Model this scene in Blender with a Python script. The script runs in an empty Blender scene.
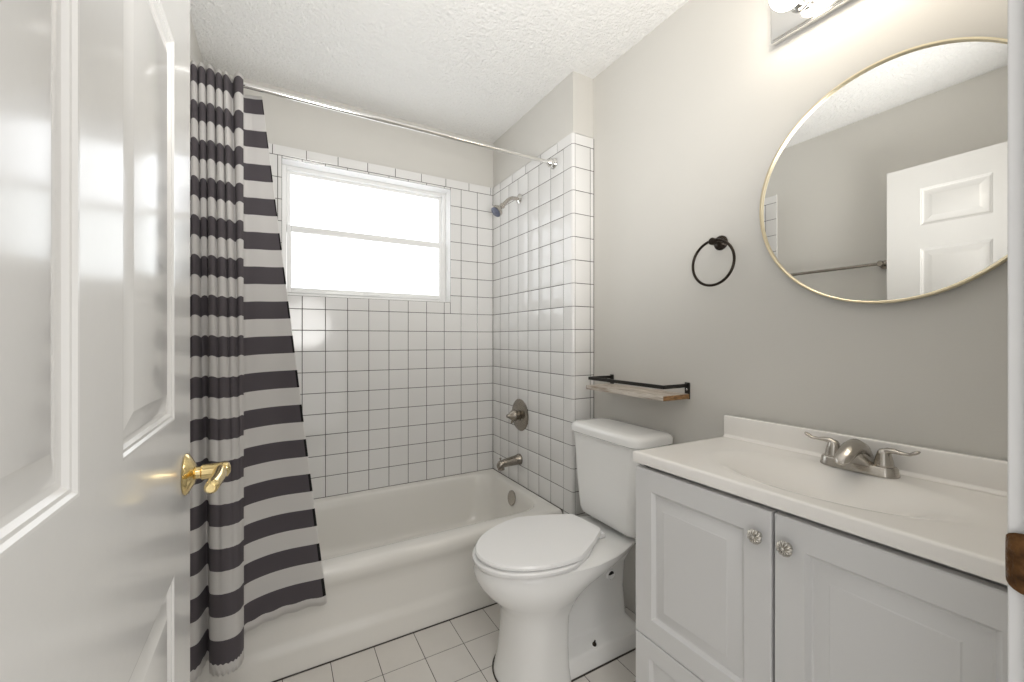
import bpy, bmesh, math, random
from mathutils import Vector, Matrix

random.seed(7)
SC = bpy.context.scene
COL = SC.collection
PI = math.pi

# ------------------------------------------------------------------ camera, light, exposure
CAM_Z = 1.18
F_PX = 416.0
YAW = math.atan(236.0 / 416.0)
cam_data = bpy.data.cameras.new('camera')
cam = bpy.data.objects.new('camera', cam_data)
COL.objects.link(cam)
cam.location = (0, 0, CAM_Z)
cam.rotation_euler = (PI / 2, 0, -YAW)
cam_data.sensor_width = 36.0
cam_data.lens = F_PX / 1024.0 * 36.0
cam_data.shift_y = -2.0 / 1024.0
cam_data.clip_start = 0.005
SC.camera = cam

SC.view_settings.view_transform = 'Standard'
SC.view_settings.look = 'None'
SC.view_settings.gamma = 1.0
SC.view_settings.use_curve_mapping = False
SC.view_settings.exposure = 0.53

WORLD_STRENGTH = 1.05
PANE_STRENGTH = 1.4
BULB_STRENGTH = 11.0
HALL_FILL_WATTS = 6.0
CEILING_FILL_WATTS = 62.0

world = bpy.data.worlds.new('world')
SC.world = world
world.use_nodes = True
bg = world.node_tree.nodes['Background']
bg.inputs[0].default_value = (1.0, 0.985, 0.965, 1)
bg.inputs[1].default_value = WORLD_STRENGTH

hl = bpy.data.lights.new('hall_fill_light', 'AREA')  # unseen area light added behind the camera to brighten the room
hl.shape = 'DISK'
hl.size = 0.5
hl.energy = HALL_FILL_WATTS
hl.color = (1.0, 0.96, 0.91)
hall_fill = bpy.data.objects.new('hall_fill_light', hl)
hall_fill.location = (0.15, -0.75, 2.38)
hall_fill.rotation_euler = (math.radians(25), 0, 0)
COL.objects.link(hall_fill)

# added fill spot, out of view, aimed at the ceiling to even the brightness
fl_ = bpy.data.lights.new('ceiling_fill_spot', 'SPOT')
fl_.energy = CEILING_FILL_WATTS
fl_.spot_size = math.radians(120)
fl_.spot_blend = 1.0
fl_.shadow_soft_size = 0.22
fl_.color = (1.0, 0.985, 0.96)
fill_spot = bpy.data.objects.new('ceiling_fill_spot', fl_)
fill_spot.location = (0.26, 0.30, 1.32)
fill_spot.rotation_euler = (Vector((-0.36, -1.0, -1.0))).to_track_quat('Z', 'Y').to_euler()
COL.objects.link(fill_spot)

SC.cycles.max_bounces = 10
SC.cycles.diffuse_bounces = 6
SC.cycles.glossy_bounces = 5
SC.cycles.caustics_reflective = False
SC.cycles.caustics_refractive = False
SC.cycles.sample_clamp_indirect = 6.0

# ------------------------------------------------------------------ room dimensions
XL, XR = -0.290, 1.342          # painted faces of left and right wall
XA = 1.2117                     # tiled face of the shower end wall
YB = 2.385                      # tiled face of the back wall
YE = 1.558                      # tiled end face of the shower wing wall
TT = 0.008                      # tile build-up
YF0, YF1 = -0.01, 0.105         # door wall, outer and room face
ZC = 2.445                      # ceiling
ZT = 0.349                      # tub rim, start of the tile
PITCH = 0.1095

# ------------------------------------------------------------------ materials
def new_mat(name):
    m = bpy.data.materials.new(name)
    m.use_nodes = True
    nt = m.node_tree
    return m, nt, nt.nodes['Principled BSDF']

def noise(nt, scale, detail=3.0, rough=0.55, stretch=None):
    tc = nt.nodes.new('ShaderNodeTexCoord')
    n = nt.nodes.new('ShaderNodeTexNoise')
    n.inputs['Scale'].default_value = scale
    n.inputs['Detail'].default_value = detail
    n.inputs['Roughness'].default_value = rough
    if stretch:
        mp = nt.nodes.new('ShaderNodeMapping')
        mp.inputs['Scale'].default_value = stretch
        nt.links.new(tc.outputs['Object'], mp.inputs[0])
        nt.links.new(mp.outputs[0], n.inputs['Vector'])
    else:
        nt.links.new(tc.outputs['Object'], n.inputs['Vector'])
    return n

def add_bump(nt, p, fac_socket, strength, dist=0.01):
    b = nt.nodes.new('ShaderNodeBump')
    b.inputs['Strength'].default_value = strength
    b.inputs['Distance'].default_value = dist
    nt.links.new(fac_socket, b.inputs['Height'])
    nt.links.new(b.outputs[0], p.inputs['Normal'])

def simple(name, col, rough=0.5, metal=0.0, coat=0.0, var=0.04, vscale=6.0, bump=0.0, bscale=60.0,
           bdist=0.01, stretch=None, spec=0.5):
    m, nt, p = new_mat(name)
    p.inputs['Roughness'].default_value = rough
    p.inputs['Metallic'].default_value = metal
    p.inputs['Coat Weight'].default_value = coat
    p.inputs['Coat Roughness'].default_value = 0.08
    p.inputs['Specular IOR Level'].default_value = spec
    n = noise(nt, vscale, stretch=stretch)
    r = nt.nodes.new('ShaderNodeValToRGB')
    r.color_ramp.elements[0].position = 0.3
    r.color_ramp.elements[1].position = 0.7
    r.color_ramp.elements[0].color = tuple(c * (1 - var) for c in col) + (1,)
    r.color_ramp.elements[1].color = tuple(min(1, c * (1 + var)) for c in col) + (1,)
    nt.links.new(n.outputs[0], r.inputs[0])
    nt.links.new(r.outputs[0], p.inputs['Base Color'])
    if bump:
        b = noise(nt, bscale, 4.0, 0.6, stretch)
        add_bump(nt, p, b.outputs[0], bump, bdist)
    return m

PAINT = simple('greige_wall_paint', (0.622, 0.608, 0.574), 0.62, var=0.012, vscale=2, bump=0.06, bscale=170, bdist=0.004)
CEIL = simple('ceiling_texture', (0.86, 0.855, 0.84), 0.9, var=0.015, vscale=90, bump=0.8, bscale=75, bdist=0.016)
DOORW = simple('gloss_white_door_paint', (0.72, 0.715, 0.70), 0.17, var=0.01, vscale=3, bump=0.05, bscale=14, bdist=0.004)
TRIMW = simple('white_trim_paint', (0.70, 0.70, 0.70), 0.25, var=0.01)
TILE = simple('white_glazed_tile', (0.76, 0.755, 0.745), 0.09, var=0.02, vscale=3, bump=0.03, bscale=25, bdist=0.003)
GROUT = simple('dark_grout', (0.07, 0.066, 0.06), 0.9, var=0.25, vscale=30)
FTILE = simple('white_floor_tile', (0.68, 0.655, 0.62), 0.22, var=0.03, vscale=5, bump=0.02, bscale=40)
FGROUT = simple('brown_floor_grout', (0.045, 0.036, 0.028), 0.9, var=0.25, vscale=30)
ENAMEL = simple('off_white_tub_enamel', (0.75, 0.735, 0.70), 0.14, var=0.01, vscale=3)
PORC = simple('white_porcelain', (0.84, 0.84, 0.83), 0.07, var=0.008, vscale=3)
SEATW = simple('white_seat_plastic', (0.86, 0.86, 0.86), 0.22, var=0.006)
MARBLE = simple('cultured_marble_white', (0.84, 0.82, 0.79), 0.14, var=0.015, vscale=5)
CABW = simple('white_cabinet_foil', (0.66, 0.66, 0.66), 0.36, var=0.008)
CHROME = simple('chrome', (0.78, 0.77, 0.75), 0.09, 1.0, var=0.02)
NICKEL = simple('brushed_nickel', (0.50, 0.47, 0.43), 0.24, 1.0, var=0.06, vscale=40, stretch=(1, 1, 12))
DNICKEL = simple('dark_brushed_nickel', (0.33, 0.30, 0.26), 0.24, 1.0, var=0.06, vscale=40)
BRASS = simple('polished_brass', (0.86, 0.68, 0.34), 0.10, 1.0, var=0.03)
OLDBRASS = simple('worn_brown_brass', (0.13, 0.062, 0.022), 0.32, 0.7, var=0.7, vscale=60, bump=0.5, bscale=60)
GOLD = simple('pale_gold_metal', (0.90, 0.80, 0.58), 0.28, 1.0, var=0.02)
BLACK = simple('black_metal', (0.018, 0.016, 0.014), 0.42, 0.3, var=0.1)
BRONZE = simple('dark_bronze_metal', (0.035, 0.027, 0.021), 0.28, 0.8, var=0.1)
RUBBER = simple('dark_blue_grey_rubber', (0.10, 0.11, 0.16), 0.5, var=0.2, vscale=120)
SILVER = simple('antique_silver', (0.56, 0.54, 0.50), 0.26, 1.0, var=0.05)
DARKHOLE = simple('dark_cavity', (0.012, 0.012, 0.011), 0.8, var=0.05)
VINYL = simple('white_aluminium_frame', (0.82, 0.82, 0.81), 0.35, var=0.01)
CAULK = simple('dirty_caulk_line', (0.05, 0.043, 0.036), 0.85, var=0.3, vscale=40)

def wood_mat():
    m, nt, p = new_mat('whitewashed_wood')
    n = noise(nt, 9.0, 6, 0.65, (9.0, 1.0, 9.0))
    r = nt.nodes.new('ShaderNodeValToRGB')
    e = r.color_ramp.elements
    e[0].position, e[0].color = 0.33, (0.26, 0.20, 0.15, 1)
    e[1].position, e[1].color = 0.55, (0.58, 0.53, 0.47, 1)
    nt.links.new(n.outputs[0], r.inputs[0])
    nt.links.new(r.outputs[0], p.inputs['Base Color'])
    p.inputs['Roughness'].default_value = 0.65
    add_bump(nt, p, n.outputs[0], 0.3, 0.004)
    return m
WOOD = wood_mat()
ENDWOOD = simple('raw_brown_end_grain', (0.27, 0.15, 0.06), 0.6, var=0.55, vscale=50, stretch=(1, 1, 6))

def mirror_mat():
    m, nt, p = new_mat('mirror_silver')
    p.inputs['Base Color'].default_value = (0.90, 0.90, 0.885, 1)
    p.inputs['Metallic'].default_value = 1.0
    p.inputs['Roughness'].default_value = 0.0
    return m
MIRROR = mirror_mat()

def emit_mat(name, col, strength, gloss_rough=0.3):
    m, nt, p = new_mat(name)
    p.inputs['Base Color'].default_value = (0.7, 0.7, 0.7, 1)
    p.inputs['Roughness'].default_value = gloss_rough
    p.inputs['Emission Color'].default_value = col + (1,)
    p.inputs['Emission Strength'].default_value = strength
    return m
PANE_UP = emit_mat('frosted_pane_daylight', (0.90, 0.945, 1.0), PANE_STRENGTH, 0.4)
PANE_LO = emit_mat('frosted_pane_daylight_lower', (0.89, 0.95, 0.985), PANE_STRENGTH * 0.92, 0.4)
BULB = emit_mat('lit_globe_bulb', (1.0, 0.90, 0.76), BULB_STRENGTH, 0.2)

CLOTH_L, HEAD_W, HEAD_D, N_PER, HEM = 1.835, 0.012, 0.068, 14, 0.028
PERIOD = (CLOTH_L - HEAD_D - HEM) / N_PER
def cloth_mat():
    m, nt, p = new_mat('striped_curtain_cloth')
    N, L = nt.nodes, nt.links
    uv = N.new('ShaderNodeUVMap')
    sep = N.new('ShaderNodeSeparateXYZ')
    L.new(uv.outputs[0], sep.inputs[0])
    def mth(op, a, b=None):
        q = N.new('ShaderNodeMath'); q.operation = op
        for i, v in enumerate((a, b)):
            if v is None: continue
            if isinstance(v, (int, float)): q.inputs[i].default_value = v
            else: L.new(v, q.inputs[i])
        return q.outputs[0]
    d = mth('MULTIPLY', sep.outputs[1], CLOTH_L)            # metres down from the top edge
    t = mth('DIVIDE', mth('SUBTRACT', d, HEAD_D), PERIOD)
    fr = mth('FRACT', t)
    dark = mth('MULTIPLY', mth('GREATER_THAN', fr, 0.5),
               mth('MULTIPLY', mth('GREATER_THAN', t, 0.0), mth('LESS_THAN', t, N_PER * 1.0)))
    head = mth('MULTIPLY', mth('GREATER_THAN', d, HEAD_W), mth('LESS_THAN', d, HEAD_D))
    dark = mth('MAXIMUM', dark, head)
    edge = mth('GREATER_THAN', sep.outputs[0], 0.993)
    mx = N.new('ShaderNodeMix'); mx.data_type = 'RGBA'
    mx.inputs[6].default_value = (0.74, 0.725, 0.71, 1)
    mx.inputs[7].default_value = (0.125, 0.110, 0.122, 1)
    L.new(dark, mx.inputs[0])
    mx2 = N.new('ShaderNodeMix'); mx2.data_type = 'RGBA'
    mx2.inputs[7].default_value = (0.012, 0.011, 0.012, 1)
    L.new(mth('MULTIPLY', edge, dark), mx2.inputs[0])
    L.new(mx.outputs[2], mx2.inputs[6])
    L.new(mx2.outputs[2], p.inputs['Base Color'])
    p.inputs['Roughness'].default_value = 0.75
    p.inputs['Sheen Weight'].default_value = 0.1
    tr = N.new('ShaderNodeBsdfTranslucent')
    L.new(mx2.outputs[2], tr.inputs[0])
    ms = N.new('ShaderNodeMixShader')
    ms.inputs[0].default_value = 0.45
    L.new(p.outputs[0], ms.inputs[1]); L.new(tr.outputs[0], ms.inputs[2])
    L.new(ms.outputs[0], N['Material Output'].inputs[0])
    wv = noise(nt, 420, 2)
    add_bump(nt, p, wv.outputs[0], 0.08, 0.002)
    return m
CLOTH = cloth_mat()

# ------------------------------------------------------------------ mesh helpers
ORG = {}            # unrotated world origin of every object
VROT = math.radians(1.0)
VPIV = Vector((1.338, 0.121, 0))
def vrot(p):
    return VPIV + Matrix.Rotation(VROT, 3, 'Z') @ (Vector(p) - VPIV)

class MB:
    def __init__(s):
        s.v, s.f, s.m = [], [], []
        s.uv = None
    def add(s, vs, fs, mat=0):
        o = len(s.v)
        s.v += [Vector(q) for q in vs]
        s.f += [[i + o for i in f] for f in fs]
        s.m += [mat] * len(fs)
        return s
    def box(s, x0, x1, y0, y1, z0, z1, bev=0.0, seg=2, mat=0):
        bm = bmesh.new()
        bmesh.ops.create_cube(bm, size=1.0)
        for q in bm.verts:
            q.co = Vector(((x0 + x1) / 2 + q.co.x * (x1 - x0), (y0 + y1) / 2 + q.co.y * (y1 - y0),
                           (z0 + z1) / 2 + q.co.z * (z1 - z0)))
        if bev:
            bmesh.ops.bevel(bm, geom=list(bm.edges), offset=bev, segments=seg, profile=0.5, affect='EDGES')
        bm.verts.index_update()
        s.add([q.co.copy() for q in bm.verts], [[q.index for q in f.verts] for f in bm.faces], mat)
        bm.free()
        return s
    def loft(s, rings, cap0=True, cap1=True, mat=0, closed=True):
        n = len(rings[0])
        vs = [p for r in rings for p in r]
        fs = []
        for k in range(len(rings) - 1):
            for i in range(n if closed else n - 1):
                j = (i + 1) % n
                fs.append([k * n + i, k * n + j, (k + 1) * n + j, (k + 1) * n + i])
        if cap0: fs.append(list(range(n))[::-1])
        if cap1: fs.append([(len(rings) - 1) * n + i for i in range(n)])
        return s.add(vs, fs, mat)
    def lathe(s, prof, org, axis, segs=32, mat=0, squash=None):
        ax = Vector(axis).normalized()
        u = ax.orthogonal().normalized()
        if abs(ax.z) < 0.5:
            u = (Vector((0, 0, 1)) - ax * ax.z).normalized()
        w = ax.cross(u)
        rings = []
        for r, h in prof:
            r = max(r, 1e-5)
            rings.append([Vector(org) + ax * h + (u * math.cos(2 * PI * i / segs) + w * math.sin(2 * PI * i / segs)) * r
                          for i in range(segs)])
        return s.loft(rings, True, True, mat)
    def tube(s, path, rad, segs=12, closed=False, mat=0, flat=None, up=None):
        P = [Vector(p) for p in path]
        n = len(P)
        if not isinstance(rad, (list, tuple)): rad = [rad] * n
        tang = []
        for i in range(n):
            a = P[(i - 1) % n] if (closed or i > 0) else P[i]
            b = P[(i + 1) % n] if (closed or i < n - 1) else P[i]
            tang.append((b - a).normalized())
        u = tang[0].orthogonal().normalized()
        if up is not None:
            u = (Vector(up) - tang[0] * tang[0].dot(Vector(up))).normalized()
        rings = []
        for i in range(n):
            u = (u - tang[i] * tang[i].dot(u)).normalized()
            w = tang[i].cross(u)
            fl = 1.0 if flat is None else (flat[i] if isinstance(flat, (list, tuple)) else flat)
            rings.append([P[i] + (u * math.cos(2 * PI * k / segs) * fl + w * math.sin(2 * PI * k / segs)) * rad[i]
                          for k in range(segs)])
        if closed:
            rings.append(rings[0])
            return s.loft(rings, False, False, mat)
        return s.loft(rings, True, True, mat)
    def build(s, name, mats, parent=None, origin=None, angle=38, flatshade=False):
        if not isinstance(mats, (list, tuple)): mats = [mats]
        if parent is not None: org = ORG[parent]
        else: org = Vector(origin) if origin is not None else Vector((0, 0, 0))
        me = bpy.data.meshes.new(name)
        me.from_pydata([tuple(q - org) for q in s.v], [], s.f)
        for mt in mats: me.materials.append(mt)
        me.polygons.foreach_set('material_index', s.m)
        bm = bmesh.new(); bm.from_mesh(me)
        bmesh.ops.recalc_face_normals(bm, faces=bm.faces)
        bm.to_mesh(me); bm.free()
        if not flatshade:
            me.polygons.foreach_set('use_smooth', [True] * len(me.polygons))
            me.set_sharp_from_angle(angle=math.radians(angle))
        me.update()
        o = bpy.data.objects.new(name, me)
        COL.objects.link(o)
        ORG[o] = org
        if parent is not None: o.parent = parent
        else: o.location = org
        return o

def tag(o, label=None, cat=None, group=None, kind=None):
    if label: o['label'] = label
    if cat: o['category'] = cat
    if group: o['group'] = group
    if kind: o['kind'] = kind
    return o

def thing(name, base, label, cat, group=None, rotated=False):
    o = bpy.data.objects.new(name, None)
    o.empty_display_size = 0.1
    COL.objects.link(o)
    ORG[o] = Vector(base)
    if rotated:
        o.location = vrot(base); o.rotation_euler = (0, 0, VROT)
    else:
        o.location = Vector(base)
    return tag(o, label, cat, group)

def struct(o):
    o['kind'] = 'structure'
    return o

def rrect(x0, x1, y0, y1, r, z, seg=6):
    pts = []
    for cx, cy, a0 in ((x1 - r, y1 - r, 0), (x0 + r, y1 - r, 90), (x0 + r, y0 + r, 180), (x1 - r, y0 + r, 270)):
        for i in range(seg + 1):
            a = math.radians(a0 + 90 * i / seg)
            pts.append(Vector((cx + r * math.cos(a), cy + r * math.sin(a), z)))
    return pts

def frange_lines(lo, hi, anchor, pitch):
    out = [lo]
    k = math.ceil((lo - anchor) / pitch + 1e-6)
    while anchor + k * pitch < hi - 1e-6:
        out.append(anchor + k * pitch); k += 1
    out.append(hi)
    return out

def sub_rect(r, h):
    u0, u1, v0, v1 = r
    if h is None: return [r]
    a0, a1, b0, b1 = h
    if a1 <= u0 or a0 >= u1 or b1 <= v0 or b0 >= v1: return [r]
    out = []
    if a0 > u0: out.append((u0, a0, v0, v1))
    if a1 < u1: out.append((a1, u1, v0, v1))
    m0, m1 = max(u0, a0), min(u1, a1)
    if b0 > v0: out.append((m0, m1, v0, b0))
    if b1 < v1: out.append((m0, m1, b1, v1))
    return out

def add_tile(mb, P, r, gap=0.0016, rise=0.0010, bev=0.0012, jit=0.00022, mat=0):
    u0, u1, v0, v1 = r
    u0 += gap; u1 -= gap; v0 += gap; v1 -= gap
    b = min(bev, (u1 - u0) * 0.3, (v1 - v0) * 0.3)
    if u1 - u0 < 0.002 or v1 - v0 < 0.002: return
    j = [random.uniform(-jit, jit) for _ in range(2)]
    vs = []
    for q, (e, h) in enumerate(((0, -rise), (0, -0.0005), (b, 0.0))):
        for (uu, vv, su, sv) in ((u0 + e, v0 + e, -1, -1), (u1 - e, v0 + e, 1, -1), (u1 - e, v1 - e, 1, 1), (u0 + e, v1 - e, -1, 1)):
            hh = h + (j[0] * su + j[1] * sv if q else 0)
            vs.append(P(uu, vv, hh))
    fs = [[8, 9, 10, 11]]
    for k in (0, 4):
        for i in range(4):
            fs.append([k + i, k + (i + 1) % 4, k + 4 + (i + 1) % 4, k + 4 + i])
    mb.add(vs, fs, mat)

def tile_field(mb, P, ul, vl, hole=None, **kw):
    for i in range(len(ul) - 1):
        for k in range(len(vl) - 1):
            for r in sub_rect((ul[i], ul[i + 1], vl[k], vl[k + 1]), hole):
                add_tile(mb, P, r, **kw)

def quad(mb, P, u0, u1, v0, v1, h, mat=0):
    mb.add([P(u0, v0, h), P(u1, v0, h), P(u1, v1, h), P(u0, v1, h)], [[0, 1, 2, 3]], mat)

def panel_rings(mb, P, r, prof, mat=0):
    """nested rectangular rings (inset, height) inside rectangle r, closed by a flat field"""
    u0, u1, v0, v1 = r
    vs, fs = [], []
    for e, h in prof:
        vs += [P(u0 + e, v0 + e, h), P(u1 - e, v0 + e, h), P(u1 - e, v1 - e, h), P(u0 + e, v1 - e, h)]
    for k in range(len(prof) - 1):
        for i in range(4):
            j = (i + 1) % 4
            fs.append([4 * k + i, 4 * k + j, 4 * k + 4 + j, 4 * k + 4 + i])
    n = 4 * (len(prof) - 1)
    fs.append([n, n + 1, n + 2, n + 3])
    mb.add(vs, fs, mat)

# ------------------------------------------------------------------ room shell
WX0, WX1, WZ0, WZ1 = 0.026, 0.9225, 1.402, 2.088      # window opening
OUT = 0.16

fl = MB()
fl.box(XL - OUT, XR + OUT, -1.3, YB + OUT, -0.10, -0.003, mat=1)
def Pfloor(u, v, h): return Vector((u, v, h))
tile_field(fl, Pfloor, frange_lines(XL, XR, 0.787, 0.1535), frange_lines(-0.02, 1.66, 1.496, 0.1525), gap=0.0011, bev=0.0015, jit=0.0001)
struct(fl.build('floor', [FTILE, FGROUT], flatshade=True))

struct(MB().box(XL - OUT, XR + OUT, YF0, YB + OUT, ZC, ZC + 0.10).build('ceiling', CEIL))

wb = MB()
yb0, yb1 = YB + TT, YB + OUT
wb.box(XL - OUT, WX0 - TT, yb0, yb1, 0, ZC)
wb.box(WX1 + TT, XR + OUT, yb0, yb1, 0, ZC)
wb.box(WX0 - TT, WX1 + TT, yb0, yb1, 0, WZ0 - TT)
wb.box(WX0 - TT, WX1 + TT, yb0, yb1, WZ1 + TT, ZC)
wall_back = struct(wb.build('wall_back', PAINT, flatshade=True))

wall_left = struct(MB().box(XL - OUT, XL, YF0, yb0, 0, ZC).build('wall_left', PAINT, flatshade=True))
wall_right = struct(MB().box(XR, XR + OUT, YF0, yb0, 0, ZC).build('wall_right', PAINT, flatshade=True))
wall_wing = struct(MB().box(XA + TT, XR, YE + TT, yb0, 0, ZC).build('wall_shower_end', PAINT, flatshade=True))
JL, JR = -0.175, 0.628          # jamb faces of the doorway
wf = MB()
wf.box(XL, JL - 0.02, YF0, YF1, 0, ZC)
wf.box(JR + 0.02, XR, YF0, YF1, 0, ZC)
wf.box(JL - 0.02, JR + 0.02, YF0, YF1, 2.07, ZC)
struct(wf.build('wall_front', PAINT, flatshade=True))

ROWZ = [ZT + PITCH * k for k in range(17)]
CAPZ = (ROWZ[-1], 2.152)
# back wall tile
tb = MB()
def Pback(u, v, h): return Vector((u, YB - h, v))
hole = (WX0, WX1, WZ0, WZ1)
tile_field(tb, Pback, frange_lines(XL + TT, XA, XA, PITCH), ROWZ, hole)
for r in ((XL + TT, XA, ZT, WZ0), (XL + TT, WX0, WZ0, WZ1), (WX1, XA, WZ0, WZ1), (XL + TT, XA, WZ1, CAPZ[1] - 0.003)):
    quad(tb, Pback, *r, -0.0008, 1)
tile_field(tb, Pback, frange_lines(XL + TT, XA, 0.5908, 0.1515), CAPZ)
quad(tb, Pback, XL + TT, XA, CAPZ[1] - 0.001, CAPZ[1] - 0.001 + 1e-4, -TT, 1)
tb.build('tile', [TILE, GROUT], wall_back, flatshade=True)
# white tiled window reveal (top, sides, sill)
rv = MB()
yr = YB + 0.095
def Ptop(u, v, h): return Vector((u, v, WZ1 - h))
def Psill(u, v, h): return Vector((u, v, WZ0 + h))
def Pright(u, v, h): return Vector((WX1 - h, u, v))
def Pleft(u, v, h): return Vector((WX0 + h, u, v))
for Pq in (Ptop, Psill):
    tile_field(rv, Pq, frange_lines(WX0, WX1, WX0 + 0.07, 0.1515), [YB + 0.0005, yr], jit=0.0, gap=0.0004)
    quad(rv, Pq, WX0 - TT, WX1 + TT, YB + 0.002, yr, -0.0009, 0)
for Pq in (Pright, Pleft):
    tile_field(rv, Pq, [YB + 0.0005, yr], frange_lines(WZ0, WZ1, 1.74, 0.1515), jit=0.0, gap=0.0004)
    quad(rv, Pq, YB + 0.002, yr, WZ0 - TT, WZ1 + TT, -0.0009, 0)
rv.build('reveal_tile', [TILE], wall_back, flatshade=True)

# shower end wall tile with its rounded outer corner
te = MB()
YG = 1.6298
def Pend(u, v, h): return Vector((XA - h, u, v))
def Pret(u, v, h): return Vector((u, YE - h, v))
ul = [q for q in frange_lines(1.575, YB, YG, 0.1093)]
ul = [1.5735] + [q for q in ul if q > 1.60]
full = [0.0] + [ZT - PITCH * k for k in (3, 2, 1) if ZT - PITCH * k > 0.01] + ROWZ
tile_field(te, Pend, [q for q in ul if q >= YG - 1e-6], ROWZ)
# edge strip with a rounded bull nose, one piece per course
for k in range(len(full) - 1):
    z0, z1 = full[k] + 0.0012, full[k + 1] - 0.0012
    if full[k + 1] <= ZT + 1e-6: pass
    R = 0.014
    prof = [Vector((XA, YG - 0.0012, 0)), Vector((XA, YE + R, 0))]
    for i in range(1, 7):
        a = math.radians(90 * i / 6)
        prof.append(Vector((XA + R * (1 - math.cos(a)), YE + R * (1 - math.sin(a)), 0)))
    te.loft([[p + Vector((0, 0, z)) for p in prof] for z in (z0, z1)], False, False, 0, closed=False)
tile_field(te, Pret, [XA + 0.0145, 1.318, XR - 0.002], full, jit=0.0001)
quad(te, Pend, YG, YB, ZT, CAPZ[1] - 0.003, -0.0008, 1)
quad(te, Pret, XA + 0.014, XR, 0, CAPZ[1] - 0.003, -0.0008, 1)
gro = []
for p in prof: gro.append(p + Vector((0.0008, 0.0008, 0)))
te.loft([[p + Vector((0, 0, z)) for p in gro] for z in (0.0, CAPZ[1] - 0.003)], False, False, 1, closed=False)
tile_field(te, Pend, [q for q in frange_lines(1.60, YB, 1.681, 0.1515)][1:], CAPZ)
te.loft([[p + Vector((0, 0, z)) for p in [Vector((XA, 1.681 - 0.0012, 0))] + prof[1:]] for z in (CAPZ[0] + 0.0012, CAPZ[1])], False, False, 0, closed=False)
tile_field(te, Pret, [XA + 0.0142, XR - 0.002], CAPZ)
# closing lid on the top edge of the tile skin
te.add([Vector((XA, YE + 0.012, CAPZ[1])), Vector((XA + TT + 0.004, YE + 0.012, CAPZ[1])), Vector((XA + TT + 0.004, YB, CAPZ[1])), Vector((XA, YB, CAPZ[1]))], [[0, 1, 2, 3]])
te.add([Vector((XA + 0.012, YE, CAPZ[1])), Vector((XR, YE, CAPZ[1])), Vector((XR, YE + TT + 0.004, CAPZ[1])), Vector((XA + 0.002, YE + TT + 0.004, CAPZ[1]))], [[0, 1, 2, 3]])
te.build('tile', [TILE, GROUT], wall_wing, angle=30)
# left end wall tile (seen in the mirror)
tl = MB()
def Plft(u, v, h): return Vector((XL + TT + h, u, v))
tile_field(tl, Plft, frange_lines(YE, YB, YG, 0.1093), ROWZ)
tile_field(tl, Plft, frange_lines(YE, YB, 1.681, 0.1515), CAPZ)
quad(tl, Plft, YE + 0.001, YB, ZT, CAPZ[1] - 0.003, -0.0008, 1)
tl.box(XL, XL + TT - 0.001, YE, YE + 0.01, ZT, CAPZ[1])
tl.build('tile', [TILE, GROUT], wall_left, flatshade=True)

# doorway jambs and casing
jb = MB()
jb.box(JR, JR + 0.02, YF0 - 0.002, YF1, 0, 2.07, 0.0012)
jb.box(JL - 0.02, JL, YF0 - 0.002, YF1, 0, 2.07, 0.0012)
jb.box(JL, JR, YF0 - 0.002, YF1, 2.05, 2.07)
trim_1 = struct(jb.build('trim_1', TRIMW))
cs = MB()
def casing_leg(x0, x1):
    cs.box(x0, x1, YF1, YF1 + 0.0125, 0, 2.055, 0.0022, 3)
casing_leg(JR + 0.007, JR + 0.062)
casing_leg(JL - 0.062, JL - 0.006)
cs.box(JL - 0.062, JR + 0.062, YF1, YF1 + 0.0125, 2.056, 2.115, 0.0022, 3)
struct(cs.build('trim_2', TRIMW))

# strike plate on the right jamb: plate with a hole and a lip that curls round the edge
sp = MB()
zc = 0.962
hw, hh = 0.0155, 0.029
cx_y = 0.082
outer, inner = [], []
for i in range(32):
    a = 2 * PI * i / 32
    ex = 0.45
    c, s_ = math.cos(a), math.sin(a)
    oy = math.copysign(abs(c) ** ex, c) * hw
    oz = math.copysign(abs(s_) ** 0.35, s_) * hh
    iy = math.copysign(abs(c) ** 0.4, c) * 0.007
    iz = math.copysign(abs(s_) ** 0.4, s_) * 0.013
    outer.append((cx_y + oy, zc + oz)); inner.append((cx_y + iy, zc + iz))
vs, fs = [], []
for (ls, xx) in ((outer, JR - 0.0016), (inner, JR - 0.0016), (inner, JR + 0.001), (outer, JR + 0.0004)):
    vs += [Vector((xx, y, z)) for y, z in ls]
for k in range(3):
    for i in range(32):
        fs.append([k * 32 + i, k * 32 + (i + 1) % 32, (k + 1) * 32 + (i + 1) % 32, (k + 1) * 32 + i])
sp.add(vs, fs)
lip = []
for q in range(7):
    a = math.radians(90 * q / 6)
    y = cx_y + hw - 0.002 + 0.0235 * math.sin(a)
    x = JR - 0.0012 + 0.011 * (1 - math.cos(a))
    w = 0.030 - 0.012 * (q / 6) ** 2.5
    ring = []
    for (t, dx) in ((-1, 0), (-0.7, -0.0004), (0, -0.001), (0.7, -0.0004), (1, 0)):
        ring.append(Vector((x + dx, y, zc + w * t)))
    for (t, dx) in ((1, 0.0016), (0, 0.0012), (-1, 0.0016)):
        ring.append(Vector((x + dx, y - 0.0012 * math.sin(a), zc + w * t)))
    lip.append(ring)
sp.loft(lip)
strike = sp.build('strike_plate', OLDBRASS, trim_1)
sw = MB()
for z in (zc - 0.021, zc + 0.021):
    sw.lathe([(0.0001, 0.0014), (0.003, 0.0013), (0.0042, 0.0002), (0.0042, -0.001)], (JR - 0.0014, cx_y, z), (-1, 0, 0), 14)
sw.build('screw', BRASS, strike)

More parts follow.
